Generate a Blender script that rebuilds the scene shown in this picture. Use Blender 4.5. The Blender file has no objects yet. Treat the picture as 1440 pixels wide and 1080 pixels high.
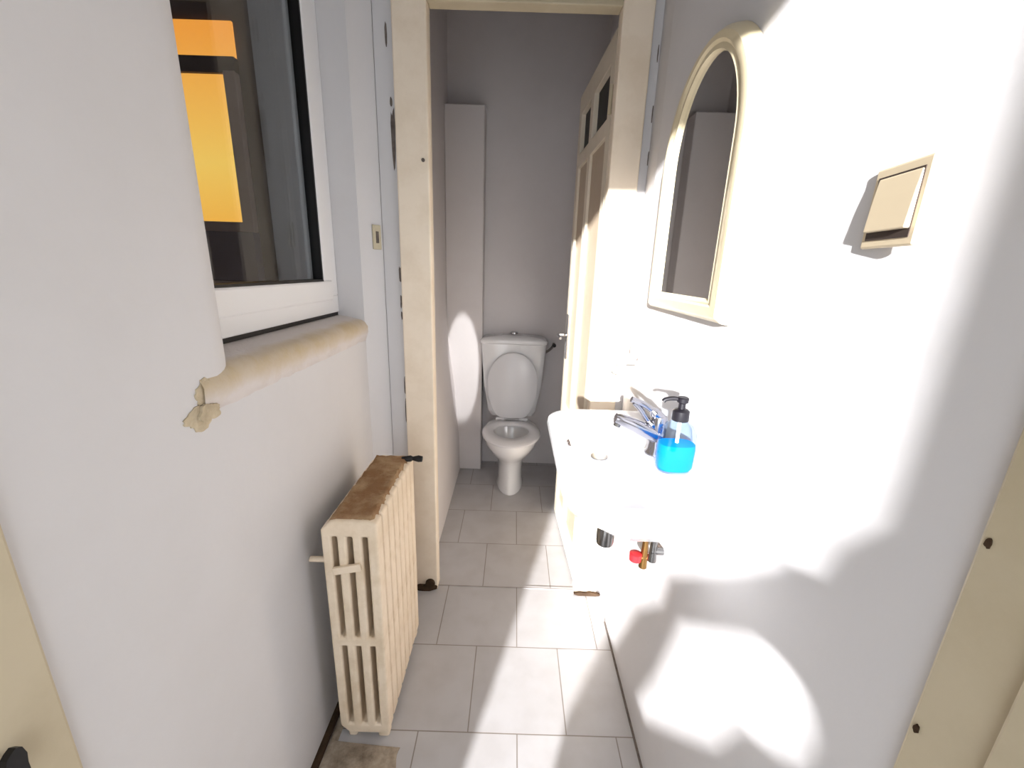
import bpy, bmesh, math, random
from mathutils import Vector, Matrix, noise
PI = math.pi
scene = bpy.context.scene
COL = scene.collection
random.seed(7)

# ------------------------------------------------------------------ colours and materials
def lin(c):
    return tuple((v/255/12.92 if v/255 <= .04045 else ((v/255+.055)/1.055)**2.4) for v in c) + (1,)

def new_mat(name):
    m = bpy.data.materials.new(name); m.use_nodes = True
    nt = m.node_tree
    return m, nt, nt.nodes['Principled BSDF']

def N(nt, kind, **kw):
    n = nt.nodes.new(kind)
    for k, v in kw.items(): setattr(n, k, v)
    return n

def paint(name, rgb, rough=.6, bump=.0, bscale=40, dirt=None, dirt_amt=.0, dscale=6, metallic=0, spec=.4, coat=0):
    """plain paint / metal with a little mottling, optional dirt patches and surface bump"""
    m, nt, b = new_mat(name)
    b.inputs['Roughness'].default_value = rough
    b.inputs['Metallic'].default_value = metallic
    b.inputs['Specular IOR Level'].default_value = spec
    b.inputs['Coat Weight'].default_value = coat
    tc = N(nt, 'ShaderNodeTexCoord')
    base = lin(rgb)
    if dirt is not None:
        nz = N(nt, 'ShaderNodeTexNoise'); nz.inputs['Scale'].default_value = dscale
        nz.inputs['Detail'].default_value = 8; nz.inputs['Roughness'].default_value = .65
        nt.links.new(tc.outputs['Object'], nz.inputs['Vector'])
        cr = N(nt, 'ShaderNodeValToRGB')
        cr.color_ramp.elements[0].position = .5 - dirt_amt*.1; cr.color_ramp.elements[0].color = (0, 0, 0, 1)
        cr.color_ramp.elements[1].position = .78; cr.color_ramp.elements[1].color = (dirt_amt,)*3 + (1,)
        nt.links.new(nz.outputs['Fac'], cr.inputs['Fac'])
        mx = N(nt, 'ShaderNodeMix', data_type='RGBA')
        mx.inputs['A'].default_value = base; mx.inputs['B'].default_value = lin(dirt)
        nt.links.new(cr.outputs['Color'], mx.inputs['Factor'])
        nt.links.new(mx.outputs['Result'], b.inputs['Base Color'])
    else:
        b.inputs['Base Color'].default_value = base
    if bump:
        n2 = N(nt, 'ShaderNodeTexNoise'); n2.inputs['Scale'].default_value = bscale
        n2.inputs['Detail'].default_value = 4
        nt.links.new(tc.outputs['Object'], n2.inputs['Vector'])
        bp = N(nt, 'ShaderNodeBump'); bp.inputs['Strength'].default_value = bump; bp.inputs['Distance'].default_value = .01
        nt.links.new(n2.outputs['Fac'], bp.inputs['Height']); nt.links.new(bp.outputs['Normal'], b.inputs['Normal'])
    return m

M = {}
M['wall'] = paint('white_wall_paint', (213, 211, 212), .75, .12, 18, (204, 201, 200), .5, 3, spec=.2)
M['wall_wc'] = paint('toilet_wall_paint', (222, 217, 217), .75, .1, 18, (212, 206, 205), .5, 3, spec=.2)
M['ceiling'] = paint('ceiling_paint', (214, 210, 210), .8)
M['cream'] = paint('cream_gloss_paint', (246, 231, 210), .38, .06, 30, (226, 207, 180), .7, 7, spec=.4)
M['cream_door'] = paint('cream_door_paint', (228, 217, 198), .4, .05, 30, (206, 192, 168), .5, 6)
M['cream_old'] = paint('old_cream_paint', (196, 184, 158), .5, .06, 20, (176, 162, 132), .8, 5)
M['rad'] = paint('radiator_paint', (238, 220, 196), .45, .1, 60, (206, 182, 148), .8, 12)
M['dust'] = paint('rusty_dust', (142, 108, 78), .95, .6, 70, (196, 170, 134), .9, 13, spec=.1)
M['debris'] = paint('grey_beige_debris', (178, 164, 146), .95, .6, 60, (92, 76, 62), 1, 16, spec=.1)
M['door_panel'] = paint('beige_door_panel', (190, 172, 150), .45, .05, 30, (172, 154, 130), .5, 6)
M['dark_dirt'] = paint('dark_dirt', (74, 58, 44), .95, .5, 60, (40, 30, 24), .9, 20, spec=.1)
M['chip'] = paint('bare_grey_plaster', (116, 106, 100), .9, .3, 60, (70, 62, 58), .9, 30)
M['pvc'] = paint('white_pvc', (236, 236, 238), .35, spec=.4)
M['rubber'] = paint('black_rubber', (16, 15, 17), .5)
def sill_mat():
    """white plaster worn through to beige along the nosing"""
    m = paint('worn_sill_plaster', (214, 207, 204), .8, .35, 40, (196, 178, 146), 1, 9, spec=.2)
    nt = m.node_tree; mx = next(n for n in nt.nodes if n.type == 'MIX'); cr = next(n for n in nt.nodes if n.type == 'VALTORGB')
    tc = next(n for n in nt.nodes if n.type == 'TEX_COORD'); sp = N(nt, 'ShaderNodeSeparateXYZ'); nt.links.new(tc.outputs['Object'], sp.inputs[0])
    a = N(nt, 'ShaderNodeMapRange', interpolation_type='SMOOTHSTEP'); a.inputs['From Min'].default_value = -.60; a.inputs['From Max'].default_value = -.55
    nt.links.new(sp.outputs['X'], a.inputs['Value'])
    c = N(nt, 'ShaderNodeMapRange', interpolation_type='SMOOTHSTEP'); c.inputs['From Min'].default_value = 1.165; c.inputs['From Max'].default_value = 1.215
    nt.links.new(sp.outputs['Z'], c.inputs['Value'])
    q = N(nt, 'ShaderNodeMath', operation='MULTIPLY'); nt.links.new(a.outputs[0], q.inputs[0]); nt.links.new(c.outputs[0], q.inputs[1])
    h = N(nt, 'ShaderNodeMath', operation='MULTIPLY_ADD'); h.inputs[1].default_value = .9; h.use_clamp = True
    nt.links.new(q.outputs[0], h.inputs[0])
    k = N(nt, 'ShaderNodeMath', operation='MULTIPLY_ADD'); k.inputs[1].default_value = .6; k.inputs[2].default_value = -.25
    nt.links.new(cr.outputs['Color'], k.inputs[0]); nt.links.new(k.outputs[0], h.inputs[2])
    nt.links.new(h.outputs[0], mx.inputs['Factor'])
    return m
M['sill'] = sill_mat()
M['sill_edge'] = paint('bare_beige_plaster', (204, 190, 164), .9, .6, 55, (150, 132, 108), .9, 14, spec=.1)
M['ceramic'] = paint('white_ceramic', (238, 238, 240), .12, spec=.5, coat=.3)
M['seat_plastic'] = paint('white_toilet_plastic', (226, 226, 230), .25)
M['chrome'] = paint('chrome', (205, 207, 212), .09, metallic=1)
M['tap_chrome'] = paint('satin_chrome', (168, 168, 176), .16, metallic=1)
M['dark_chrome'] = paint('tarnished_chrome', (140, 140, 140), .22, metallic=1)
M['brass'] = paint('old_brass', (150, 116, 70), .35, metallic=1)
M['red'] = paint('red_plastic', (176, 34, 40), .4)
M['black'] = paint('black_plastic', (20, 18, 24), .4)
M['switch'] = paint('cream_plastic', (206, 190, 162), .35)
M['switch_dark'] = paint('dark_gap', (58, 46, 40), .8)
M['beige_plate'] = paint('beige_plate', (196, 186, 160), .5, dirt=(170, 160, 132), dirt_amt=.6, dscale=40)
M['steel'] = paint('grey_wire', (150, 145, 140), .3, metallic=1)
M['mirror_frame'] = paint('cream_mirror_frame', (228, 214, 182), .3, dirt=(206, 190, 150), dirt_amt=.5, dscale=8)
M['shaft'] = paint('dark_shaft_wall', (104, 92, 92), .9)
M['shaft_grey'] = paint('grey_shaft_panel', (150, 142, 158), .8)
M['shaft_frame'] = paint('pale_window_frame', (214, 194, 190), .6)
M['water'] = paint('toilet_water', (120, 118, 110), .05)
M['shadow_cutout'] = paint('cutout_sheet', (210, 205, 200), .9)

def mirror_mat():
    m, nt, b = new_mat('silver_mirror')
    b.inputs['Base Color'].default_value = (.86, .86, .85, 1)
    b.inputs['Metallic'].default_value = 1; b.inputs['Roughness'].default_value = .015
    return m
M['mirror'] = mirror_mat()

def glass_mat(name, tint=(.9, .92, .93, 1), refl=.9):
    m, nt, b = new_mat(name)
    nt.nodes.remove(b)
    out = nt.nodes['Material Output']
    tr = N(nt, 'ShaderNodeBsdfTransparent'); tr.inputs['Color'].default_value = tint
    gl = N(nt, 'ShaderNodeBsdfGlossy'); gl.inputs['Roughness'].default_value = .01
    gl.inputs['Color'].default_value = (refl,)*3 + (1,)
    lw = N(nt, 'ShaderNodeLayerWeight'); lw.inputs['Blend'].default_value = .5
    pw = N(nt, 'ShaderNodeMath', operation='POWER'); pw.inputs[1].default_value = 5
    fr = N(nt, 'ShaderNodeMath', operation='MULTIPLY_ADD'); fr.inputs[1].default_value = .95; fr.inputs[2].default_value = .04
    nt.links.new(lw.outputs['Facing'], pw.inputs[0]); nt.links.new(pw.outputs[0], fr.inputs[0])
    mx = N(nt, 'ShaderNodeMixShader')
    nt.links.new(fr.outputs[0], mx.inputs[0]); nt.links.new(tr.outputs[0], mx.inputs[1]); nt.links.new(gl.outputs[0], mx.inputs[2])
    nt.links.new(mx.outputs[0], out.inputs['Surface'])
    return m
M['glass'] = glass_mat('window_glass')
M['bottle'] = glass_mat('clear_plastic', (.84, .91, .97, 1), .8)

def liquid_mat():
    m, nt, b = new_mat('blue_soap')
    nt.nodes.remove(b); out = nt.nodes['Material Output']
    df = N(nt, 'ShaderNodeBsdfDiffuse'); df.inputs['Color'].default_value = lin((0, 150, 225))
    tl = N(nt, 'ShaderNodeBsdfTranslucent'); tl.inputs['Color'].default_value = lin((0, 190, 240))
    mx = N(nt, 'ShaderNodeMixShader'); mx.inputs[0].default_value = .55
    nt.links.new(df.outputs[0], mx.inputs[1]); nt.links.new(tl.outputs[0], mx.inputs[2])
    nt.links.new(mx.outputs[0], out.inputs['Surface'])
    return m
M['liquid'] = liquid_mat()

def glow_mat():
    m, nt, b = new_mat('lit_orange_window')
    b.inputs['Base Color'].default_value = (.2, .1, .03, 1)
    tc = N(nt, 'ShaderNodeTexCoord'); sp = N(nt, 'ShaderNodeSeparateXYZ')
    nt.links.new(tc.outputs['Object'], sp.inputs[0])
    mr = N(nt, 'ShaderNodeMapRange'); mr.inputs['From Min'].default_value = 1.6; mr.inputs['From Max'].default_value = 2.5
    nt.links.new(sp.outputs['Z'], mr.inputs['Value'])
    cr = N(nt, 'ShaderNodeValToRGB')
    cr.color_ramp.elements[0].color = lin((255, 186, 74)); cr.color_ramp.elements[1].color = lin((255, 166, 66))
    e = cr.color_ramp.elements.new(.35); e.color = lin((255, 208, 100))
    nt.links.new(mr.outputs[0], cr.inputs[0])
    nt.links.new(cr.outputs[0], b.inputs['Emission Color']); b.inputs['Emission Strength'].default_value = 1.1
    return m
M['glow'] = glow_mat()

TILE = .316
def floor_mat():
    m, nt, b = new_mat('white_floor_tiles')
    tc = N(nt, 'ShaderNodeTexCoord')
    mp = N(nt, 'ShaderNodeMapping'); mp.inputs['Location'].default_value = (.106 - TILE/2, -.981 + 4*TILE, 0)
    nt.links.new(tc.outputs['Object'], mp.inputs['Vector'])
    br = N(nt, 'ShaderNodeTexBrick'); br.offset = .5; br.offset_frequency = 2; br.squash = 1
    br.inputs['Scale'].default_value = 1
    br.inputs['Brick Width'].default_value = TILE; br.inputs['Row Height'].default_value = TILE
    br.inputs['Mortar Size'].default_value = .0022; br.inputs['Mortar Smooth'].default_value = .25
    br.inputs['Color1'].default_value = lin((186, 184, 185)); br.inputs['Color2'].default_value = lin((182, 180, 181))
    br.inputs['Mortar'].default_value = lin((140, 132, 126))
    nt.links.new(mp.outputs[0], br.inputs['Vector'])
    nz = N(nt, 'ShaderNodeTexNoise'); nz.inputs['Scale'].default_value = 9; nz.inputs['Detail'].default_value = 6
    nt.links.new(tc.outputs['Object'], nz.inputs['Vector'])
    mx = N(nt, 'ShaderNodeMix', data_type='RGBA', blend_type='MULTIPLY')
    cr = N(nt, 'ShaderNodeValToRGB'); cr.color_ramp.elements[0].color = (.92, .91, .90, 1); cr.color_ramp.elements[0].position = .35
    cr.color_ramp.elements[1].color = (1, 1, 1, 1); cr.color_ramp.elements[1].position = .6
    nt.links.new(nz.outputs['Fac'], cr.inputs[0])
    mx.inputs['Factor'].default_value = 1
    nt.links.new(br.outputs['Color'], mx.inputs['A']); nt.links.new(cr.outputs[0], mx.inputs['B'])
    nt.links.new(mx.outputs['Result'], b.inputs['Base Color'])
    b.inputs['Roughness'].default_value = .32
    bp = N(nt, 'ShaderNodeBump'); bp.inputs['Strength'].default_value = .35; bp.inputs['Distance'].default_value = .004; bp.invert = True
    nt.links.new(br.outputs['Fac'], bp.inputs['Height']); nt.links.new(bp.outputs['Normal'], b.inputs['Normal'])
    return m
M['floor'] = floor_mat()

# ------------------------------------------------------------------ mesh helpers
def link(name, bm, m, parent=None, smooth=False, bevel=0, segs=2, subsurf=0, angle=35):
    me = bpy.data.meshes.new(name)
    bmesh.ops.recalc_face_normals(bm, faces=bm.faces)
    bm.to_mesh(me); bm.free()
    o = bpy.data.objects.new(name, me); COL.objects.link(o)
    mats = m if isinstance(m, (list, tuple)) else [m]
    for x in mats: me.materials.append(x)
    if parent:
        o.parent = parent
        o.matrix_parent_inverse = Matrix.Translation(-parent.location)
    if bevel:
        md = o.modifiers.new('bevel', 'BEVEL'); md.width = bevel; md.segments = segs; md.limit_method = 'ANGLE'; md.angle_limit = math.radians(30)
    if subsurf:
        md = o.modifiers.new('sub', 'SUBSURF'); md.levels = subsurf; md.render_levels = subsurf
    if smooth:
        for p in me.polygons: p.use_smooth = True
        if not subsurf:
            try: me.set_sharp_from_angle(angle=math.radians(angle))
            except Exception: pass
    return o

def thing(name, label, cat, loc, group=None):
    o = bpy.data.objects.new(name, None); COL.objects.link(o)
    o.location = loc; o.empty_display_size = .05
    o['label'] = label; o['category'] = cat
    if group: o['group'] = group
    return o

def tag(o, label, cat, group=None):
    o['label'] = label; o['category'] = cat
    if group: o['group'] = group
    return o

def struct(o):
    o['kind'] = 'structure'; return o

def box(bm, a, b, mi=0):
    x0, y0, z0 = a; x1, y1, z1 = b
    v = [bm.verts.new(p) for p in ((x0, y0, z0), (x1, y0, z0), (x1, y1, z0), (x0, y1, z0), (x0, y0, z1), (x1, y0, z1), (x1, y1, z1), (x0, y1, z1))]
    fs = []
    for q in ((0, 1, 2, 3), (4, 7, 6, 5), (0, 4, 5, 1), (1, 5, 6, 2), (2, 6, 7, 3), (3, 7, 4, 0)):
        f = bm.faces.new([v[i] for i in q]); f.material_index = mi; fs.append(f)
    return v

def B(*boxes):
    bm = bmesh.new()
    for a, b in boxes: box(bm, a, b)
    return bm

def prism(bm, pts, z0, z1, axis='z'):
    """closed polygon extruded along an axis; pts are the other two coordinates in order"""
    def P(p, t):
        return {'z': (p[0], p[1], t), 'x': (t, p[0], p[1]), 'y': (p[0], t, p[1])}[axis]
    lo = [bm.verts.new(P(p, z0)) for p in pts]; hi = [bm.verts.new(P(p, z1)) for p in pts]
    bm.faces.new(lo); bm.faces.new(hi)
    n = len(pts)
    for i in range(n): bm.faces.new((lo[i], lo[(i+1) % n], hi[(i+1) % n], hi[i]))

def loft(bm, rings, cap0=True, cap1=True, closed=True):
    vs = [[bm.verts.new(p) for p in r] for r in rings]
    n = len(vs[0])
    for a, b in zip(vs, vs[1:]):
        for i in range(n if closed else n-1):
            bm.faces.new((a[i], a[(i+1) % n], b[(i+1) % n], b[i]))
    if cap0: bm.faces.new(vs[0])
    if cap1: bm.faces.new(vs[-1])
    return vs

def tube(bm, pts, r, n=12, flat=None):
    """tube through points with radius list; flat = (vector, factor) squashes the section"""
    pts = [Vector(p) for p in pts]
    if not isinstance(r, (list, tuple)): r = [r]*len(pts)
    up = None; rings = []
    for i, p in enumerate(pts):
        t = (pts[min(i+1, len(pts)-1)] - pts[max(i-1, 0)]).normalized()
        if up is None:
            up = t.orthogonal().normalized()
        up = (up - t*up.dot(t)).normalized(); w = t.cross(up)
        ring = []
        for k in range(n):
            a = 2*PI*k/n
            off = (up*math.cos(a) + w*math.sin(a))*r[i]
            if flat: off -= flat[0]*off.dot(flat[0])*(1-flat[1])
            ring.append(p + off)
        rings.append(ring)
    loft(bm, rings)

def lathe(bm, prof, c, n=24, cap=True):
    rings = [[(c[0]+r*math.cos(2*PI*k/n), c[1]+r*math.sin(2*PI*k/n), c[2]+z) for k in range(n)] for r, z in prof]
    loft(bm, rings, cap, cap)

def curve_pts(ctrl, n=8):
    """Catmull-Rom through control points"""
    P = [Vector(c) for c in ctrl]; P = [P[0]*2-P[1]] + P + [P[-1]*2-P[-2]]
    out = []
    for i in range(1, len(P)-2):
        for k in range(n):
            t = k/n; a, b, c, d = P[i-1:i+3]
            out.append(.5*((2*b) + (c-a)*t + (2*a-5*b+4*c-d)*t*t + (3*b-a-3*c+d)*t**3))
    out.append(P[-2]); return out

def rough_patch(bm, c, u, v, w, h, t, seed, n=14):
    """an irregular flat chip: centre, two in-plane axes, size, thickness along u x v"""
    c, u, v = Vector(c), Vector(u).normalized(), Vector(v).normalized(); nrm = u.cross(v)
    rr = random.Random(seed); lo, hi = [], []
    for k in range(n):
        a = 2*PI*k/n
        s = .78 + .34*noise.noise(Vector((math.cos(a)*1.3 + seed*3.7, math.sin(a)*1.3, seed*1.9))) + .14*rr.random()
        p = c + u*math.cos(a)*w*.5*s + v*math.sin(a)*h*.5*s
        lo.append(bm.verts.new(p - nrm*t*.5)); hi.append(bm.verts.new(p + nrm*t*.5))
    bm.faces.new(lo); bm.faces.new(hi)
    for k in range(n): bm.faces.new((lo[k], lo[(k+1) % n], hi[(k+1) % n], hi[k]))

# ------------------------------------------------------------------ room shell (metres; camera stands at x=0 y=0)
XL, XR, YD = -.55, .428, 1.605           # side walls, plane of the end wall
ZC = 3.2
bm = bmesh.new(); box(bm, (-1.0, -.6, -.1), (.9, 3.2, 0))
struct(link('floor', bm, M['floor']))
bm = bmesh.new(); box(bm, (-1.0, -.6, ZC), (.9, 3.2, ZC+.1))
struct(link('ceiling', bm, M['ceiling']))

# left wall with the window recess: pier before, pier after (splayed corner), wall under and over
bm = bmesh.new()
arc = [(XL - .09*(1-math.cos(a)), .745 + .09*math.sin(a)) for a in [PI/2*k/10 for k in range(11)]]
near = [(-.85, -.5), (XL, -.5), (XL, .72)] + arc + [(-.85, .837)]
prism(bm, near, 1.17, 2.46)
far = [(-.85, 1.53), (XL, 1.53), (-.492, YD), (-.49, 1.66), (-.85, 1.66)]
prism(bm, far, 1.17, 2.46)
full = [(-.85, -.5), (XL, -.5), (XL, 1.53), (-.492, YD), (-.49, 1.66), (-.85, 1.66)]
prism(bm, full, 0, 1.17); prism(bm, full, 2.46, ZC)
wl = struct(link('wall_left', bm, M['wall'], smooth=True))
# right wall
bm = bmesh.new(); prism(bm, [(XR, -.5), (XR, 1.43), (XR+.022, YD), (XR+.022, 1.66), (XR+.2, 1.66), (XR+.2, -.5)], 0, ZC)
struct(link('wall_right', bm, M['wall']))
# end wall round the door opening
struct(link('wall_front', B(((-.49, YD, 0), (-.33, 1.655, ZC)), ((-.33, YD, 2.26), (XR+.022, 1.655, ZC)), ((.33, YD, 0), (XR+.022, 1.655, 2.26))), M['wall']))
# wall behind the camera with the open doorway that lets the low sun in
struct(link('wall_back', B(((-.85, -.62, 0), (-.526, -.5, ZC)), ((.176, -.62, 0), (XR+.2, -.5, ZC)), ((-.526, -.62, 2.174), (.176, -.5, ZC))), M['wall']))
# small toilet room
bm = bmesh.new()
prism(bm, [(-.66, 0), (-.365, 0), (-.372, .25), (-.40, .62), (-.44, .95), (-.452, 1.15), (-.452, ZC), (-.66, ZC)], 1.655, 3.1, 'y')
struct(link('wall_toilet_left', bm, M['wall_wc'], smooth=True))
struct(link('wall_toilet_right', B(((.52, 1.655, 0), (.7, 3.1, ZC)), ((XR, 1.655, 0), (.53, 1.66, ZC))), M['wall_wc']))
struct(link('wall_toilet_back', B(((-.66, 2.92, 0), (.7, 3.1, ZC))), M['wall_wc']))
struct(link('trim_1', B(((-.452, 2.785, 0), (-.212, 2.92, 2.36))), M['wall_wc'], bevel=.006))    # boxed-in pipe chase

# paint chips on the end wall, one thin broken edge each
for c, w, h, s in (((-.437, YD-.0005, 1.855), .014, .17, 1), ((-.440, YD-.0005, 1.965), .007, .03, 2), ((-.448, YD-.0005, 2.16), .008, .06, 3),
                   ((-.4315, YD-.0005, 1.40), .009, .055, 4), ((-.4315, YD-.0005, 1.30), .007, .04, 5), ((-.4315, YD-.0005, 1.245), .006, .03, 6),
                   ((-.4305, YD-.0005, .97), .006, .07, 7), ((-.4305, YD-.0005, .86), .005, .09, 8)):
    bm = bmesh.new(); rough_patch(bm, c, (1, 0, 0), (0, 0, 1), w*1.3, h*1.3, .002, s)
    link('paint_chip', bm, M['chip'], bpy.data.objects['wall_front'])
for c, h, s in (((XR-.0005, 1.545, 2.1), .05, 11), ((XR-.0005, 1.535, 1.93), .07, 12), ((XR-.0005, 1.53, 1.80), .05, 13), ((XR-.0005, 1.50, 1.16), .03, 14), ((XR-.0005, 1.40, 1.145), .012, 15)):
    bm = bmesh.new(); rough_patch(bm, c, (0, 1, 0), (0, 0, 1), .008, h, .002, s)
    link('paint_chip', bm, M['chip'], bpy.data.objects['wall_right'])

# dark gap strip along the foot of the left wall
struct(link('baseboard_left', B(((XL, -.5, 0), (XL+.018, 1.53, .014))), M['dark_dirt']))
struct(link('baseboard_right', B(((XR-.006, -.5, 0), (XR, 1.43, .006))), M['chip']))

# ------------------------------------------------------------------ door frame of the toilet (trim) and the open door leaf
tr = struct(link('trim_2', B(((-.426, 1.588, 0), (-.312, YD, 2.36)), ((-.345, YD, 0), (-.312, 1.65, 2.26))), M['cream'], bevel=.005))
struct(link('trim_3', B(((.315, 1.588, 0), (.418, YD, 2.36)), ((.315, YD, 0), (.345, 1.65, 2.26))), M['cream'], bevel=.005))
struct(link('trim_4', B(((-.312, 1.588, 2.245), (.315, YD, 2.36)), ((-.312, YD, 2.25), (.315, 1.65, 2.27))), M['cream_old'], bevel=.004))
bm = bmesh.new(); tube(bm, [(-.332, 1.582, 1.785), (-.332, 1.59, 1.785)], .006, 10)
link('screw', bm, M['chip'], tr)
for x0, x1, z, s in ((-.41, -.312, .014, 21), (-.36, -.33, .04, 22)):
    bm = bmesh.new(); rough_patch(bm, ((x0+x1)/2, 1.582, z), (1, 0, 0), (0, 0, 1), x1-x0+.02, .04, .016, s)
    link('chipped_foot', bm, M['dark_dirt'], tr)
bm = bmesh.new(); rough_patch(bm, (.375, 1.582, .008), (1, 0, 0), (0, 0, 1), .13, .026, .014, 24)
link('chipped_foot', bm, M['dark_dirt'], bpy.data.objects['trim_3'])

# threshold strip
struct(link('trim_5', B(((-.312, 1.61, 0), (.315, 1.625, .002))), M['floor']))

door = struct(bpy.data.objects.new('door_1', None)); COL.objects.link(door)
door.location = (.318, 1.668, .012); door.empty_display_size = .05
def leaf_bm():
    """door leaf in local space: x thickness (-x faces the corridor), y along the leaf, z up; recessed panels on both faces"""
    bm = bmesh.new(); T = .045; Wd = .60; H = 2.215; R = .012
    ys = [0, .055, .30, .355, .55, Wd]; zs = [0, .12, .61, .71, 1.90, 1.96, 2.13, H]
    cells = {}
    for side, xs in ((0, 0), (1, T)):
        for i in range(5):
            for j in range(7):
                hole = i in (1, 3) and j in (1, 3, 5)
                xx = xs + ((R if side == 0 else -R) if hole else 0)
                cells[(side, i, j)] = (xx, hole)
    def quad(p, mi=0):
        bm.faces.new([bm.verts.new(q) for q in p]).material_index = mi
    for (side, i, j), (xx, hole) in cells.items():
        y0, y1, z0, z1 = ys[i], ys[i+1], zs[j], zs[j+1]; x0 = 0 if side == 0 else T
        if hole and j == 5: continue                       # upper lights are cut right through
        quad(((xx, y0, z0), (xx, y1, z0), (xx, y1, z1), (xx, y0, z1)), 1 if hole else 0)
        if hole:
            for a, b in (((y0, z0), (y1, z0)), ((y1, z0), (y1, z1)), ((y1, z1), (y0, z1)), ((y0, z1), (y0, z0))):
                quad(((x0, *a), (x0, *b), (xx, *b), (xx, *a)))
    for i in (1, 3):
        y0, y1, z0, z1 = ys[i], ys[i+1], zs[5], zs[6]
        for a, b in (((y0, z0), (y1, z0)), ((y1, z0), (y1, z1)), ((y1, z1), (y0, z1)), ((y0, z1), (y0, z0))):
            quad(((0, *a), (0, *b), (T, *b), (T, *a)))
    for a, b in (((0, 0), (Wd, 0)), ((Wd, 0), (Wd, H)), ((Wd, H), (0, H)), ((0, H), (0, 0))):
        quad(((0, *a), (0, *b), (T, *b), (T, *a)))
    bmesh.ops.remove_doubles(bm, verts=bm.verts, dist=1e-5)
    return bm, ys, zs, T
bm, ys, zs, T = leaf_bm()
def door_part(name, bm, m, parent=None, **k):
    o = link(name, bm, m, None, **k); o.parent = parent or door; return o
leaf = door_part('door_leaf', bm, [M['cream_door'], M['door_panel']], bevel=.003)
for i in (1, 3):
    door_part('glass_light', B(((T*.5-.002, ys[i], zs[5]), (T*.5+.002, ys[i+1], zs[6]))), M['rubber'])
for z in (.30, 1.15, 2.0):
    bm = bmesh.new(); tube(bm, [(-.006, -.004, z-.045), (-.006, -.004, z+.045)], .007, 10)
    door_part('hinge', bm, M['cream_old'])
hp = door_part('handle_plate', B(((-.006, .525, .96), (0, .565, 1.20))), M['chrome'], bevel=.002)
bm = bmesh.new(); tube(bm, [(0, .545, 1.09), (-.045, .545, 1.09), (-.052, .535, 1.09), (-.054, .44, 1.087)], [.009, .008, .008, .007], 10)
door_part('handle_lever', bm, M['chrome'], smooth=True)
door.rotation_euler = (0, 0, math.radians(3.2))

# ------------------------------------------------------------------ near door casings at the sides of the camera
c1 = struct(link('trim_6', B(((XR-.012, .255, 0), (XR, .320, 2.3)), ((XR-.022, .205, 0), (XR, .255, 2.3)), ((XR-.008, -.1, 0), (XR, .205, 2.3))), M['cream_old'], bevel=.003))
for z, s in ((1.215, 31), (1.0, 32)):
    bm = bmesh.new(); rough_patch(bm, (XR-.0125, .312, z), (0, 1, 0), (0, 0, 1), .006, .012, .002, s)
    link('paint_chip', bm, M['dark_dirt'], c1)
c2 = struct(link('trim_7', B(((XL, .285, 0), (XL+.008, .385, 2.3)), ((XL, -.1, 0), (XL+.018, .285, 2.3))), M['cream_old'], bevel=.006))
bm = bmesh.new(); rough_patch(bm, (XL+.020, .322, .884), (0, 1, 0), (0, 0, 1), .024, .060, .008, 33)
link('lock_hole', bm, M['rubber'], c2)

# ------------------------------------------------------------------ window in the left wall
win = struct(bpy.data.objects.new('window_1', None)); COL.objects.link(win); win.location = (-.64, 1.14, 1.262)
FX = -.64
Y0, Y1, Z0, Z1 = .70, 1.53, 1.262, 2.46
def ring_boxes(x0, x1, y0, y1, z0, z1, w):
    return (((x0, y0, z0), (x1, y1, z0+w)), ((x0, y0, z1-w), (x1, y1, z1)), ((x0, y0, z0+w), (x1, y0+w, z1-w)), ((x0, y1-w, z0+w), (x1, y1, z1-w)))
link('window_frame', B(*ring_boxes(FX-.07, FX, Y0, Y1, Z0, Z1, .06)), M['pvc'], win, bevel=.004)
sash = link('window_sash', B(*ring_boxes(FX-.055, FX+.005, Y0+.045, Y1-.045, Z0+.045, Z1-.045, .066)), M['pvc'], win, bevel=.006)
link('gasket', B(*ring_boxes(FX-.03, FX+.001, Y0+.108, Y1-.108, Z0+.108, Z1-.108, .009)), M['rubber'], sash)
link('window_pane', B(((FX-.024, Y0+.111, Z0+.111), (FX-.018, Y1-.111, Z1-.111))), M['glass'], sash)
# dark joint under the frame and the sloping plaster sill
link('frame_joint', B(((FX-.07, Y0, Z0-.012), (FX-.006, Y1, Z0))), M['rubber'], win)
def sill():
    bm = bmesh.new(); prof = [(-.72, 1.250), (-.64, 1.249), (-.60, 1.243), (-.565, 1.236), (-.550, 1.226), (-.543, 1.210), (-.543, 1.190), (-.549, 1.160), (-.58, 1.15), (-.72, 1.15)]
    n = 40; rings = []
    for k in range(n+1):
        y = .70 + (1.545-.70)*k/n; r = []
        for j, (x, z) in enumerate(prof):
            e = noise.noise(Vector((y*14, j*.9, 3.1)))*.004 if 2 <= j <= 7 else 0
            yy = min(max(y, .745), 1.53) if x < -.56 else y
            r.append((x+e, yy, z + e*.8 + (noise.noise(Vector((y*30, j, 7)))*.003 if 3 <= j <= 7 else 0)))
        rings.append(r)
    loft(bm, rings)
    for f in bm.faces:
        f.material_index = 0
    return bm
link('window_sill', sill(), M['sill'], win, smooth=True, angle=60)
# broken plaster at both ends of the sill
for y, z, w, h, s in ((.712, 1.190, .07, .085, 41), (.682, 1.160, .075, .05, 42)):
    bm = bmesh.new(); rough_patch(bm, (XL+.001 if y < 1.53 else XL+.02, y, z), (0, 1, 0), (0, 0, 1), w, h, .0025, s, 40)
    link('broken_plaster', bm, M['sill_edge'], win)

bm = bmesh.new(); rough_patch(bm, (XL+.003, .705, 1.165), (0, 1, 0), (0, 0, 1), .055, .04, .009, 52, 40)
link('broken_plaster', bm, M['sill_edge'], win)
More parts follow.
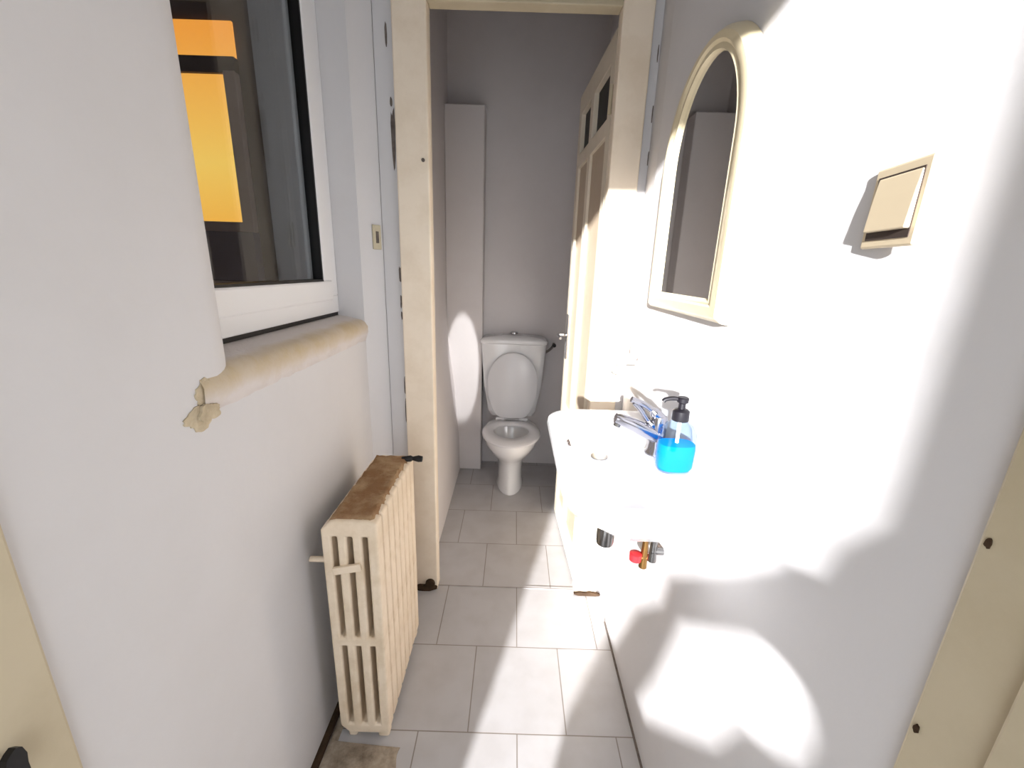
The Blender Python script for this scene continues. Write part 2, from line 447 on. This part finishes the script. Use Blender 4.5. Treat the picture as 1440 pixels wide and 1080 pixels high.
# dark light shaft outside, with a lit window on its far wall
struct(link('wall_shaft', B(((-2.7, 2.4, .2), (-.85, 2.55, 3.4)), ((-2.7, .2, .2), (-2.6, 2.4, 3.4)), ((-2.7, .1, .2), (-.85, .2, 3.4)), ((-2.7, .1, .1), (-.85, 2.55, .2)), ((-2.7, .1, 3.4), (-1.05, 2.55, 3.5))), M['shaft']))
w2 = struct(bpy.data.objects.new('window_2', None)); COL.objects.link(w2); w2.location = (-1.7, 2.4, 1.6)
link('window_frame', B(((-1.472, 2.36, 1.62), (-1.412, 2.4, 2.33)), ((-2.0, 2.36, 1.58), (-1.412, 2.4, 1.63))), M['shaft_frame'], w2, bevel=.004)
link('transom_bar', B(((-2.0, 2.365, 2.32), (-1.412, 2.4, 2.39))), M['shaft'], w2)
link('lit_pane', B(((-2.0, 2.385, 1.63), (-1.472, 2.4, 2.32)), ((-2.0, 2.385, 2.39), (-1.415, 2.4, 2.545))), M['glow'], w2)
link('parapet_panel', B(((-2.0, 2.34, 1.325), (-1.41, 2.4, 1.578))), M['shaft_grey'], w2)
link('ledge', B(((-2.0, 2.30, 1.27), (-1.40, 2.4, 1.32))), M['shaft_frame'], w2, bevel=.004)
link('downpipe', B(((-1.25, 2.36, .2), (-1.175, 2.4, 3.4))), M['shaft_grey'], w2, bevel=.015)

# ------------------------------------------------------------------ radiator
rad = thing('radiator', 'cream cast iron column radiator with rusty dusty top under the window', 'radiator', (-.42, 1.15, 0))
RX = [-.497, -.470, -.455, -.429, -.414, -.388, -.373, -.345]
def section_bm(feet):
    bm = bmesh.new()
    zs = [.025, .062, .362, .392, .728, .778]; d = .047
    z_in = {}
    def zz(i, j):
        z = zs[j]
        if j == 5: z -= {0: .028, 1: .004, 7: .006}.get(i, 0)
        if j == 0: z += {0: .03, 7: .006}.get(i, 0)
        return z
    def face(i, j): return not (i in (1, 3, 5) and j in (1, 3))
    V = {}
    def v(i, j, s):
        k = (i, j, s)
        if k not in V: V[k] = bm.verts.new((RX[i], s*d, zz(i, j)))
        return V[k]
    for i in range(7):
        for j in range(5):
            if not face(i, j): continue
            for s in (0, 1):
                q = [v(i, j, s), v(i+1, j, s), v(i+1, j+1, s), v(i, j+1, s)]
                bm.faces.new(q)
            for (di, dj, e) in ((-1, 0, ((i, j), (i, j+1))), (1, 0, ((i+1, j), (i+1, j+1))), (0, -1, ((i, j), (i+1, j))), (0, 1, ((i, j+1), (i+1, j+1)))):
                a, b = i+di, j+dj
                if not (0 <= a < 7 and 0 <= b < 5 and face(a, b)):
                    (p, q), (r, t) = e
                    bm.faces.new([v(p, q, 0), v(r, t, 0), v(r, t, 1), v(p, q, 1)])
    if feet:
        for x0, x1 in ((-.478, -.45), (-.385, -.35)):
            box(bm, (x0, .008, 0), (x1, d-.008, .05))
    return bm
NS, PIT = 8, .0515
Y_R = .952
mesh_foot = None; mesh_plain = None
for k in range(NS):
    ends = k in (0, NS-1)
    src = mesh_foot if ends else mesh_plain
    if src is None:
        o = link('section', section_bm(ends), M['rad'], rad, bevel=.009, segs=3)
        if ends: mesh_foot = o
        else: mesh_plain = o
    else:
        o = src.copy(); COL.objects.link(o)
    o.location = (0, Y_R + k*PIT, 0)
bm = bmesh.new()
bm.free()
for z in (.745, .045):
    bm = bmesh.new(); tube(bm, [(-.42, Y_R+.02, z), (-.42, Y_R+NS*PIT-.02, z)], .016, 14)
    link('hub_pipe', bm, M['rad'], rad, smooth=True)
def dust():
    bm = bmesh.new(); nx, ny = 14, 40; x0, x1, y0, y1 = -.486, -.356, Y_R+.010, Y_R+NS*PIT-.012
    rings = []
    for j in range(ny+1):
        for_top = []
        for i in range(nx+1):
            x = x0+(x1-x0)*i/nx; y = y0+(y1-y0)*j/ny
            ed = min(i, nx-i)/2
            h = .7835 + .003*noise.noise(Vector((x*40, y*40, 1))) + .004*noise.noise(Vector((x*110, y*110, 5))) + .0012*math.sin(2*PI*(y-Y_R)/PIT)
            x += .004*noise.noise(Vector((y*60, i*.3, 9)))
            for_top.append((x, y, h - (.012 if i in (0, nx) else 0) - (.006 if j in (0, ny) else 0) + (-.016 if i < 2 else 0)))
        for_bot = [(p[0], p[1], .745) for p in reversed(for_top)]
        rings.append(for_top+for_bot)
    loft(bm, rings); return bm
link('dust_layer', dust(), M['dust'], rad, smooth=True, angle=60)
bm = bmesh.new(); box(bm, (-.470, Y_R-.009, .622), (-.392, Y_R+.001, .644))
bmesh.ops.rotate(bm, verts=bm.verts, cent=(-.43, Y_R, .633), matrix=Matrix.Rotation(math.radians(-12), 3, 'Y'))
link('clip_bar', bm, M['rad'], rad, bevel=.002)
bm = bmesh.new(); tube(bm, [(XL+.001, .985, .632), (-.49, .985, .632)], .008, 10)
link('wall_bracket', bm, M['rad'], rad)
vv = None
bm = bmesh.new(); tube(bm, [(-.375, 1.325, .778), (-.345, 1.325, .783), (-.338, 1.325, .783), (-.318, 1.325, .783), (-.305, 1.325, .782)], [.010, .011, .007, .012, .010], 12)
link('bleed_valve', bm, M['rubber'], rad, smooth=True)

# mortar and dirt heap by the foot of the radiator
def heap():
    bm = bmesh.new(); rings = []; n = 60
    for k in range(n+1):
        y = .60 + (1.22-.60)*k/n; r = []
        wd = .225 + .02*noise.noise(Vector((y*16, 2, 4))) if y < .935 else .026 + .006*noise.noise(Vector((y*30, 2, 4)))
        for j in range(13):
            t = j/12; x = XL + .019 + t*wd
            z = .012*math.sin(PI*min(t*1.1, 1))*(.35 + .9*abs(noise.noise(Vector((x*60, y*9, 2)))))*min(1, (n-k)/3) + .0015
            if y > .90: z = min(z, .006)
            r.append((x, y, z))
        r += [(p[0], p[1], .0) for p in reversed(r)]
        rings.append(r)
    loft(bm, rings); return bm
tag(link('mortar_debris', heap(), M['debris'], smooth=True, angle=70), 'dusty beige mortar debris on the floor by the left wall under the radiator', 'debris')

# ------------------------------------------------------------------ toilet
toi = thing('toilet', 'white close-coupled toilet with raised lid in the small back room', 'toilet', (.005, 2.6, 0))
def egg(cx, a, yf, yb, z, n=40, p=1.0, yc=None):
    """egg ring: half width a, front y yf, back y yb"""
    yc = (yf+yb)/2 + (yb-yf)*.06 if yc is None else yc; pts = []
    for k in range(n):
        t = 2*PI*k/n; c, s = math.cos(t), math.sin(t)
        q = p if s < 0 else p*.8
        x = a*math.copysign(abs(c)**q, c); y = yc + (s*(yb-yc) if s > 0 else s*(yc-yf))
        pts.append((cx+x, y, z))
    return pts
CX = .005
bm = bmesh.new()
rings = [egg(CX, .088, 2.43, 2.78, 0), egg(CX, .092, 2.425, 2.78, .012), egg(CX, .080, 2.435, 2.77, .05), egg(CX, .082, 2.435, 2.77, .15), egg(CX, .092, 2.425, 2.78, .215),
         egg(CX, .120, 2.39, 2.80, .255), egg(CX, .150, 2.335, 2.82, .30), egg(CX, .172, 2.295, 2.83, .345), egg(CX, .180, 2.28, 2.84, .385), egg(CX, .178, 2.282, 2.84, .402),
         egg(CX, .170, 2.29, 2.80, .405), egg(CX, .118, 2.365, 2.66, .400), egg(CX, .112, 2.375, 2.65, .37), egg(CX, .085, 2.41, 2.62, .28), egg(CX, .05, 2.45, 2.58, .22)]
loft(bm, rings)
box(bm, (CX-.11, 2.72, .30), (CX+.11, 2.912, .43))
link('toilet_bowl', bm, M['ceramic'], toi, smooth=True, angle=50)
link('bowl_water', (lambda b: (loft(b, [egg(CX, .078, 2.42, 2.61, .262), egg(CX, .079, 2.418, 2.612, .266)]), b)[1])(bmesh.new()), M['water'], toi)
bm = bmesh.new()
o1, o2, o3 = egg(CX, .186, 2.266, 2.70, .408, p=.92), egg(CX, .189, 2.262, 2.70, .418, p=.92), egg(CX, .180, 2.274, 2.69, .430, p=.92)
i1, i2, i3 = egg(CX, .118, 2.372, 2.630, .428), egg(CX, .112, 2.380, 2.622, .420), egg(CX, .114, 2.378, 2.625, .408)
vs = loft(bm, [o1, o2, o3, i1, i2, i3], False, False)
for k in range(40): bm.faces.new((vs[-1][k], vs[-1][(k+1) % 40], vs[0][(k+1) % 40], vs[0][k]))
link('toilet_seat', bm, M['seat_plastic'], toi, smooth=True, angle=60)
def lid():
    bm = bmesh.new(); rings = []
    prof = []
    n = 48
    for off, sc in ((0, .96), (.005, 1), (.016, 1), (.021, .96)):
        r = []
        for k in range(n):
            t = 2*PI*k/n; c, s = math.cos(t), math.sin(t)
            zc = .69
            z = zc + (s*.205 if s > 0 else s*.245)
            a = .171 if s > 0 else .171 - .022*(-s)**1.4
            q = 1 if s > 0 else .42
            x = a*math.copysign(abs(c)**q, c)
            z = zc + (z-zc)*sc
            r.append((CX + x*sc, 2.70 + (z-.44)*.075 - off, z))
        rings.append(r)
    loft(bm, rings); return bm
ld = link('toilet_lid', lid(), M['seat_plastic'], toi, smooth=True, angle=50)
for x in (-.08, .08):
    bm = bmesh.new(); tube(bm, [(CX+x-.03, 2.695, .436), (CX+x+.03, 2.695, .436)], .011, 12)
    link('lid_hinge', bm, M['seat_plastic'], ld, smooth=True)
def rrect(cx, cy, hx, hy, r, z, n=6):
    pts = []
    for qx, qy, a0 in ((1, 1, 0), (-1, 1, PI/2), (-1, -1, PI), (1, -1, 3*PI/2)):
        for k in range(n+1):
            a = a0 + PI/2*k/n
            pts.append((cx+qx*(hx-r)+r*math.cos(a), cy+qy*(hy-r)+r*math.sin(a), z))
    return pts
bm = bmesh.new()
loft(bm, [rrect(CX, 2.84, .150, .062, .03, .43), rrect(CX, 2.835, .170, .070, .03, .47), rrect(CX, 2.832, .200, .076, .03, .65), rrect(CX, 2.83, .218, .08, .03, .90), rrect(CX, 2.83, .220, .08, .03, .945)])
link('cistern', bm, M['ceramic'], toi, smooth=True, angle=50)
bm = bmesh.new()
def lidring(hx, hy, z, arch):
    return [(x, y, z0 + arch*(1-((x-CX)/hx)**2)) for x, y, z0 in rrect(CX, 2.83, hx, hy, .03, z)]
loft(bm, [lidring(.222, .083, .945, 0), lidring(.228, .088, .952, .004), lidring(.228, .088, .968, .02), lidring(.205, .07, .985, .022), lidring(.10, .035, .990, .022)])
cl = link('cistern_lid', bm, M['ceramic'], toi, smooth=True, angle=60)
bm = bmesh.new(); lathe(bm, [(.026, 0), (.026, .01), (.022, .014)], (CX, 2.83, 1.008), 20)
link('flush_button', bm, M['chrome'], cl, smooth=True)

# supply pipe with a small valve beside the cistern
sp = thing('water_supply_pipe', 'grey water pipe with valve beside the toilet cistern', 'pipe', (.27, 2.9, .9))
bm = bmesh.new(); tube(bm, curve_pts([(.285, 2.918, .93), (.285, 2.88, .93), (.275, 2.86, .92), (.255, 2.85, .90), (.222, 2.84, .88)], 5), .009, 10)
link('hose', bm, M['steel'], sp, smooth=True)
bm = bmesh.new(); tube(bm, [(.285, 2.86, .93), (.285, 2.84, .93)], [.014, .012], 12)
link('valve_knob', bm, M['black'], sp, smooth=True)

# ------------------------------------------------------------------ washbasin
bas = thing('washbasin', 'white ceramic wall-hung washbasin on the right wall under the mirror', 'washbasin', (.30, .97, .85))
def bring(x0, x1, y0, y1, z, rf, rb=.01, n=8, tilt=0):
    """basin outline: rounded front corners at x0, nearly square at the wall x1"""
    pts = []
    for (cx, cy, r, a0) in ((x0+rf, y0+rf, rf, PI), (x1-rb, y0+rb, rb, 3*PI/2), (x1-rb, y1-rb, rb, 0), (x0+rf, y1-rf, rf, PI/2)):
        for k in range(n+1):
            a = a0 + PI/2*k/n
            pts.append((cx+r*math.cos(a), cy+r*math.sin(a), z))
    return pts
W0 = XR-.001
bm = bmesh.new()
loft(bm, [bring(.245, W0, .815, 1.13, .850, .05), bring(.215, W0, .79, 1.16, .862, .07), bring(.150, W0, .72, 1.23, .925, .10), bring(.118, W0, .685, 1.272, .962, .10), bring(.110, W0, .675, 1.285, .985, .10), bring(.113, W0, .678, 1.282, .998, .10),
          bring(.120, W0-.004, .685, 1.275, 1.001, .095), bring(.138, .310, .702, 1.258, .9985, .09, .05), bring(.150, .300, .75, 1.22, .991, .085, .05), bring(.170, .285, .83, 1.15, .979, .06, .04), bring(.200, .260, .91, 1.06, .973, .03, .03)])
link('basin_bowl', bm, M['ceramic'], bas, smooth=True, angle=50)
bm = bmesh.new(); lathe(bm, [(.022, 0), (.022, .003), (.014, .004)], (.23, .98, .9725), 20)
link('drain', bm, M['dark_chrome'], bas, smooth=True)
bm = bmesh.new()
for k in range(2): tube(bm, [(.1555, 1.02+.02*k, .987), (.160, 1.02+.02*k, .989)], .005, 8)
link('overflow_hole', bm, M['switch_dark'], bas)

# mixer tap
tap = thing('mixer_tap', 'chrome single-lever mixer tap on the washbasin beside the soap bottle', 'tap', (.362, .955, 1.0))
bm = bmesh.new()
lathe(bm, [(.026, 0), (.026, .006), (.020, .012), (.019, .06), (.021, .085), (.018, .098), (.008, .102)], (.362, .955, .999), 24)
link('tap_body', bm, M['tap_chrome'], tap, smooth=True, angle=50)
bm = bmesh.new(); pts = curve_pts([(.365, .953, 1.045), (.335, .953, 1.058), (.300, .953, 1.074), (.268, .953, 1.086), (.254, .953, 1.090)], 5)
tube(bm, pts, [.021 - .0085*i/(len(pts)-1) for i in range(len(pts))], 16); spout = link('spout', bm, M['tap_chrome'], tap, smooth=True, angle=50)
bm = bmesh.new(); tube(bm, [(.262, .953, 1.078), (.259, .953, 1.069)], [.009, .009], 12); link('aerator', bm, M['dark_chrome'], spout)
bm = bmesh.new(); Yv = Vector((0, 1, 0))
tube(bm, curve_pts([(.366, .953, 1.090), (.346, .953, 1.108), (.320, .953, 1.126), (.288, .953, 1.139)], 5), [.013]*6 + [.0075]*10, 12)
tube(bm, curve_pts([(.352, .953, 1.070), (.332, .953, 1.088), (.314, .953, 1.112), (.296, .953, 1.131)], 5), [.013]*4 + [.0065]*12, 12)
link('tap_lever', bm, M['tap_chrome'], tap, smooth=True, angle=50)

# soap bottle
soap = thing('soap_dispenser', 'clear pump bottle half full of bright blue liquid soap on the washbasin', 'soap bottle', (.371, .862, 1.0))
def oval(cx, cy, a, b, z, n=32, p=.72):
    return [(cx + a*math.copysign(abs(math.cos(2*PI*k/n))**p, math.cos(2*PI*k/n)), cy + b*math.copysign(abs(math.sin(2*PI*k/n))**p, math.sin(2*PI*k/n)), z) for k in range(n)]
SX, SY = .372, .862
bm = bmesh.new()
loft(bm, [oval(SX, SY, .036, .024, 1.0025), oval(SX, SY, .041, .028, 1.010), oval(SX, SY, .042, .029, 1.06), oval(SX, SY, .038, .027, 1.095), oval(SX, SY, .028, .022, 1.112), oval(SX, SY, .016, .016, 1.120, p=1), oval(SX, SY, .015, .015, 1.128, p=1)])
link('bottle', bm, M['bottle'], soap, smooth=True, angle=60)
bm = bmesh.new()
loft(bm, [oval(SX, SY, .034, .022, 1.006), oval(SX, SY, .039, .026, 1.014), oval(SX, SY, .040, .027, 1.055), oval(SX, SY, .039, .0265, 1.068)])
link('soap_liquid', bm, M['liquid'], soap, smooth=True, angle=60)
bm = bmesh.new(); tube(bm, [(SX, SY, 1.069), (SX, SY, 1.125)], .004, 10); link('dip_tube', bm, M['pvc'], soap, smooth=True)
bm = bmesh.new(); lathe(bm, [(.0175, 0), (.018, .002), (.0175, .022), (.013, .026), (.007, .027)], (SX, SY, 1.122), 24); link('collar', bm, M['black'], soap, smooth=True)
bm = bmesh.new(); lathe(bm, [(.0075, 0), (.0075, .014), (.012, .017), (.0125, .026), (.010, .028)], (SX, SY, 1.147), 20)
tube(bm, curve_pts([(SX, SY, 1.169), (SX-.02, SY+.002, 1.171), (SX-.036, SY+.003, 1.168), (SX-.041, SY+.003, 1.163)], 4), .0048, 10)
link('pump_head', bm, M['black'], soap, smooth=True)

# bottle trap under the basin
trap = thing('bottle_trap', 'chrome drain trap hanging under the front of the washbasin', 'drain trap', (.285, 1.0, .70))
bm = bmesh.new(); lathe(bm, [(.012, -.012), (.022, -.008), (.024, 0), (.024, .055), (.022, .062), (.016, .066), (.016, .124)], (.268, .985, .722), 24)
link('trap_cup', bm, M['dark_chrome'], trap, smooth=True, angle=50)
bm = bmesh.new(); tube(bm, curve_pts([(.275, .985, .805), (.31, 1.03, .808), (.36, 1.09, .806), (XR-.001, 1.10, .806)], 5), .014, 12)
link('drain_pipe', bm, M['chrome'], trap, smooth=True)

# stop valves on the wall under the basin
sv = thing('stop_valve', 'old brass stop valve with red handle on the wall under the washbasin', 'valve', (XR, 1.03, .637), 'stop valves under the washbasin')
bm = bmesh.new(); tube(bm, [(XR-.001, 1.03, .637), (XR-.045, 1.03, .637)], .010, 12); tube(bm, [(XR-.030, 1.03, .605), (XR-.030, 1.03, .70)], [.012, .008], 12)
link('valve_body', bm, M['brass'], sv, smooth=True)
bm = bmesh.new(); lathe(bm, [(.006, -.016), (.017, -.012), (.018, .010), (.010, .014)], (XR-.054, 1.03, .640), 14); link('valve_handle', bm, M['red'], sv, smooth=True)
bm = bmesh.new(); tube(bm, curve_pts([(XR-.030, 1.03, .695), (XR-.045, 1.03, .77), (XR-.06, 1.02, .848)], 5), .007, 10); link('flexible_hose', bm, M['steel'], sv, smooth=True)
sv2 = thing('stop_valve', 'dull chrome stop valve without red handle on the wall under the washbasin', 'valve', (XR, .975, .70), 'stop valves under the washbasin')
bm = bmesh.new(); tube(bm, [(XR-.001, .975, .70), (XR-.034, .975, .70)], .010, 12); tube(bm, [(XR-.028, .975, .67), (XR-.028, .975, .75)], [.012, .008], 12)
link('valve_body', bm, M['dark_chrome'], sv2, smooth=True)
bm = bmesh.new(); tube(bm, curve_pts([(XR-.028, .975, .745), (XR-.040, .975, .79), (XR-.06, .975, .848)], 5), .007, 10); link('flexible_hose', bm, M['steel'], sv2, smooth=True)

# ------------------------------------------------------------------ mirror
mir = thing('wall_mirror', 'arched mirror in a cream plastic frame on the right wall above the washbasin', 'mirror', (XR, 1.085, 1.34))
def arch(yc, hw, z0, zs, n=28, ry=None):
    ry = ry or hw
    return [(yc-hw, z0), (yc-hw, zs)] + [(yc - hw*math.cos(PI*k/n), zs + ry*math.sin(PI*k/n)) for k in range(1, n)] + [(yc+hw, zs), (yc+hw, z0)]
YM = 1.05
def frame():
    bm = bmesh.new(); rings = []
    for x, hw, z0, ry in ((XR-.001, .226, 1.335, .236), (XR-.020, .222, 1.339, .232), (XR-.030, .212, 1.350, .224), (XR-.031, .190, 1.368, .212), (XR-.026, .182, 1.372, .206), (XR-.027, .170, 1.378, .196), (XR-.016, .164, 1.384, .192)):
        rings.append([(x, p[0], p[1]) for p in arch(YM, hw, z0, 1.69, ry=ry)])
    loft(bm, rings, True, False); return bm
link('mirror_frame', frame(), M['mirror_frame'], mir, smooth=True, angle=40)
bm = bmesh.new(); prism(bm, arch(YM, .170, 1.376, 1.69, ry=.196), XR-.018, XR-.014, 'x')
link('mirror_glass', bm, M['mirror'], mir)

# ------------------------------------------------------------------ switches, plate and hook
sw = thing('light_switch', 'large cream rocker light switch on the bare right wall', 'light switch', (XR, .498, 1.51))
SWR = Matrix.Rotation(math.radians(-8), 3, 'Z')            # the plate sits slightly askew on the wall, its near edge proud
def swlink(name, bm, m, bev):
    for v in bm.verts: v.co = SWR @ v.co + Vector((XR-.006, .498, 1.511))
    link(name, bm, m, sw, bevel=bev)
swlink('switch_plate', B(((-.006, -.042, -.044), (0, .042, .044))), M['switch'], .0025)
swlink('switch_recess', B(((-.0068, -.034, -.035), (-.005, .034, .034))), M['switch_dark'], 0)
bm = bmesh.new(); prism(bm, [(-.004, .0325), (-.0072, .0325), (-.0095, .01), (-.012, -.026), (-.004, -.026)], -.033, .033, 'y')
swlink('rocker', bm, M['switch'], .002)

pl = thing('wall_plate', 'small beige cover plate on the wall corner between window and door frame', 'cover plate', (-.50, 1.59, 1.53))
pbm = bmesh.new(); box(pbm, (-.017, -.006, -.042), (.017, 0, .042))
ang = math.atan2(YD-1.53, -.492-XL)
for v in pbm.verts:
    v.co = Matrix.Rotation(ang, 3, 'Z') @ v.co + Vector((-.508, 1.5845, 1.527))
pp = link('plate', pbm, M['beige_plate'], pl, bevel=.002)
bm = bmesh.new()
box(bm, (-.005, -.009, -.02), (.005, -.004, .02))
for v in bm.verts: v.co = Matrix.Rotation(ang, 3, 'Z') @ v.co + Vector((-.508, 1.5845, 1.527))
link('cover_strip', bm, M['chip'], pl)

bm = bmesh.new()
tube(bm, curve_pts([(XR+.001, 1.42, 1.12), (.395, 1.42, 1.121), (.362, 1.42, 1.119), (.348, 1.42, 1.106), (.352, 1.42, 1.09), (.372, 1.42, 1.083)], 6), .0022, 8)
tube(bm, [(XR-.001, 1.42, 1.12), (.398, 1.42, 1.078)], .0016, 8)
hk = link('wall_hook', bm, M['steel'], smooth=True)
tag(hk, 'thin bent wire hook sticking out of the right wall near the door frame', 'hook')

# ------------------------------------------------------------------ unseen sheet added behind the camera, cut to cast the right wall's shadow
def shadow_cutout():
    bm = bmesh.new(); yc = -.45
    outer = [(.21, 1.95), (.185, 1.95), (.185, 1.40), (.184, 1.348), (.171, 1.296), (.166, 1.241), (.147, 1.22), (.142, 1.196), (.103, 1.10), (.043, .96), (.036, .86), (-.01, .72), (-.032, .588), (-.063, .411),
             (-.195, .326), (-.213, .291), (-.24, .12), (-.25, .02), (.21, .02)]
    hole = [(.074, .892), (.116, .995), (.145, 1.066), (.159, 1.076), (.170, 1.072), (.178, 1.055), (.183, 1.022), (.181, .954), (.167, .909), (.145, .866), (.127, .74), (.098, .64), (.038, .442), (.023, .428), (.030, .50), (.047, .614)]
    for loop in (outer, hole):
        vs = [bm.verts.new((p[0], yc, p[1])) for p in loop]
        for i in range(len(vs)): bm.edges.new((vs[i], vs[(i+1) % len(vs)]))
    bmesh.ops.triangle_fill(bm, edges=bm.edges[:], use_beauty=True, use_dissolve=False)
    r = bmesh.ops.extrude_face_region(bm, geom=bm.faces[:])
    for v in r['geom']:
        if isinstance(v, bmesh.types.BMVert): v.co.y += .008
    return bm
cu = link('shadow_cutout', shadow_cutout(), M['shadow_cutout'], smooth=True, angle=60)
tag(cu, 'unseen pale sheet added behind the viewer, cut to shape the shadow on the right wall', 'shadow_cutout')

# ------------------------------------------------------------------ light: low sun through the doorway, soft sky
sun = bpy.data.lights.new('sun', 'SUN'); sun.energy = 20; sun.angle = math.radians(1.2); sun.color = (1, .995, 1)
so = bpy.data.objects.new('sun', sun); COL.objects.link(so)
d = Vector((.281, 1, -.217)).normalized()
so.rotation_euler = d.to_track_quat('-Z', 'Y').to_euler(); so.location = (-1.5, -5, 3)
# added spot lamp standing in for sun reflected by the mirror onto the pipe chase
sp_l = bpy.data.lights.new('mirror_sun_stand_in', 'SPOT'); sp_l.energy = 130; sp_l.spot_size = math.radians(22); sp_l.spot_blend = .35; sp_l.shadow_soft_size = .0
spo = bpy.data.objects.new('mirror_sun_stand_in', sp_l); COL.objects.link(spo); spo.location = (.39, 1.06, 1.50)
spo.rotation_euler = (Vector((-.345, 2.785, .78)) - spo.location).to_track_quat('-Z', 'Y').to_euler(); spo.scale = (.30, 1, 1)
w = bpy.data.worlds.new('sky'); scene.world = w; w.use_nodes = True
bg = w.node_tree.nodes['Background']; bg.inputs['Color'].default_value = (.90, .95, 1, 1); bg.inputs['Strength'].default_value = 3.0

# ------------------------------------------------------------------ camera
cam = bpy.data.cameras.new('camera'); co = bpy.data.objects.new('camera', cam); COL.objects.link(co)
cam.sensor_fit = 'HORIZONTAL'; cam.sensor_width = 36; cam.lens = 583.3/1440*36; cam.clip_start = .01
p, r = math.radians(15.425), math.radians(-1.842)
fwd = Vector((0, math.cos(p), -math.sin(p))); rt = Vector((1, 0, 0)); dn = fwd.cross(rt)
r2 = rt*math.cos(r) + dn*math.sin(r); d2 = -rt*math.sin(r) + dn*math.cos(r)
mt = Matrix((r2, -d2, -fwd)).transposed().to_4x4(); mt.translation = (0, 0, 1.43)
co.matrix_world = mt
scene.camera = co
scene.view_settings.view_transform = 'Standard'; scene.view_settings.look = 'None'
scene.view_settings.gamma = 1; scene.view_settings.use_curve_mapping = False
scene.view_settings.exposure = 0
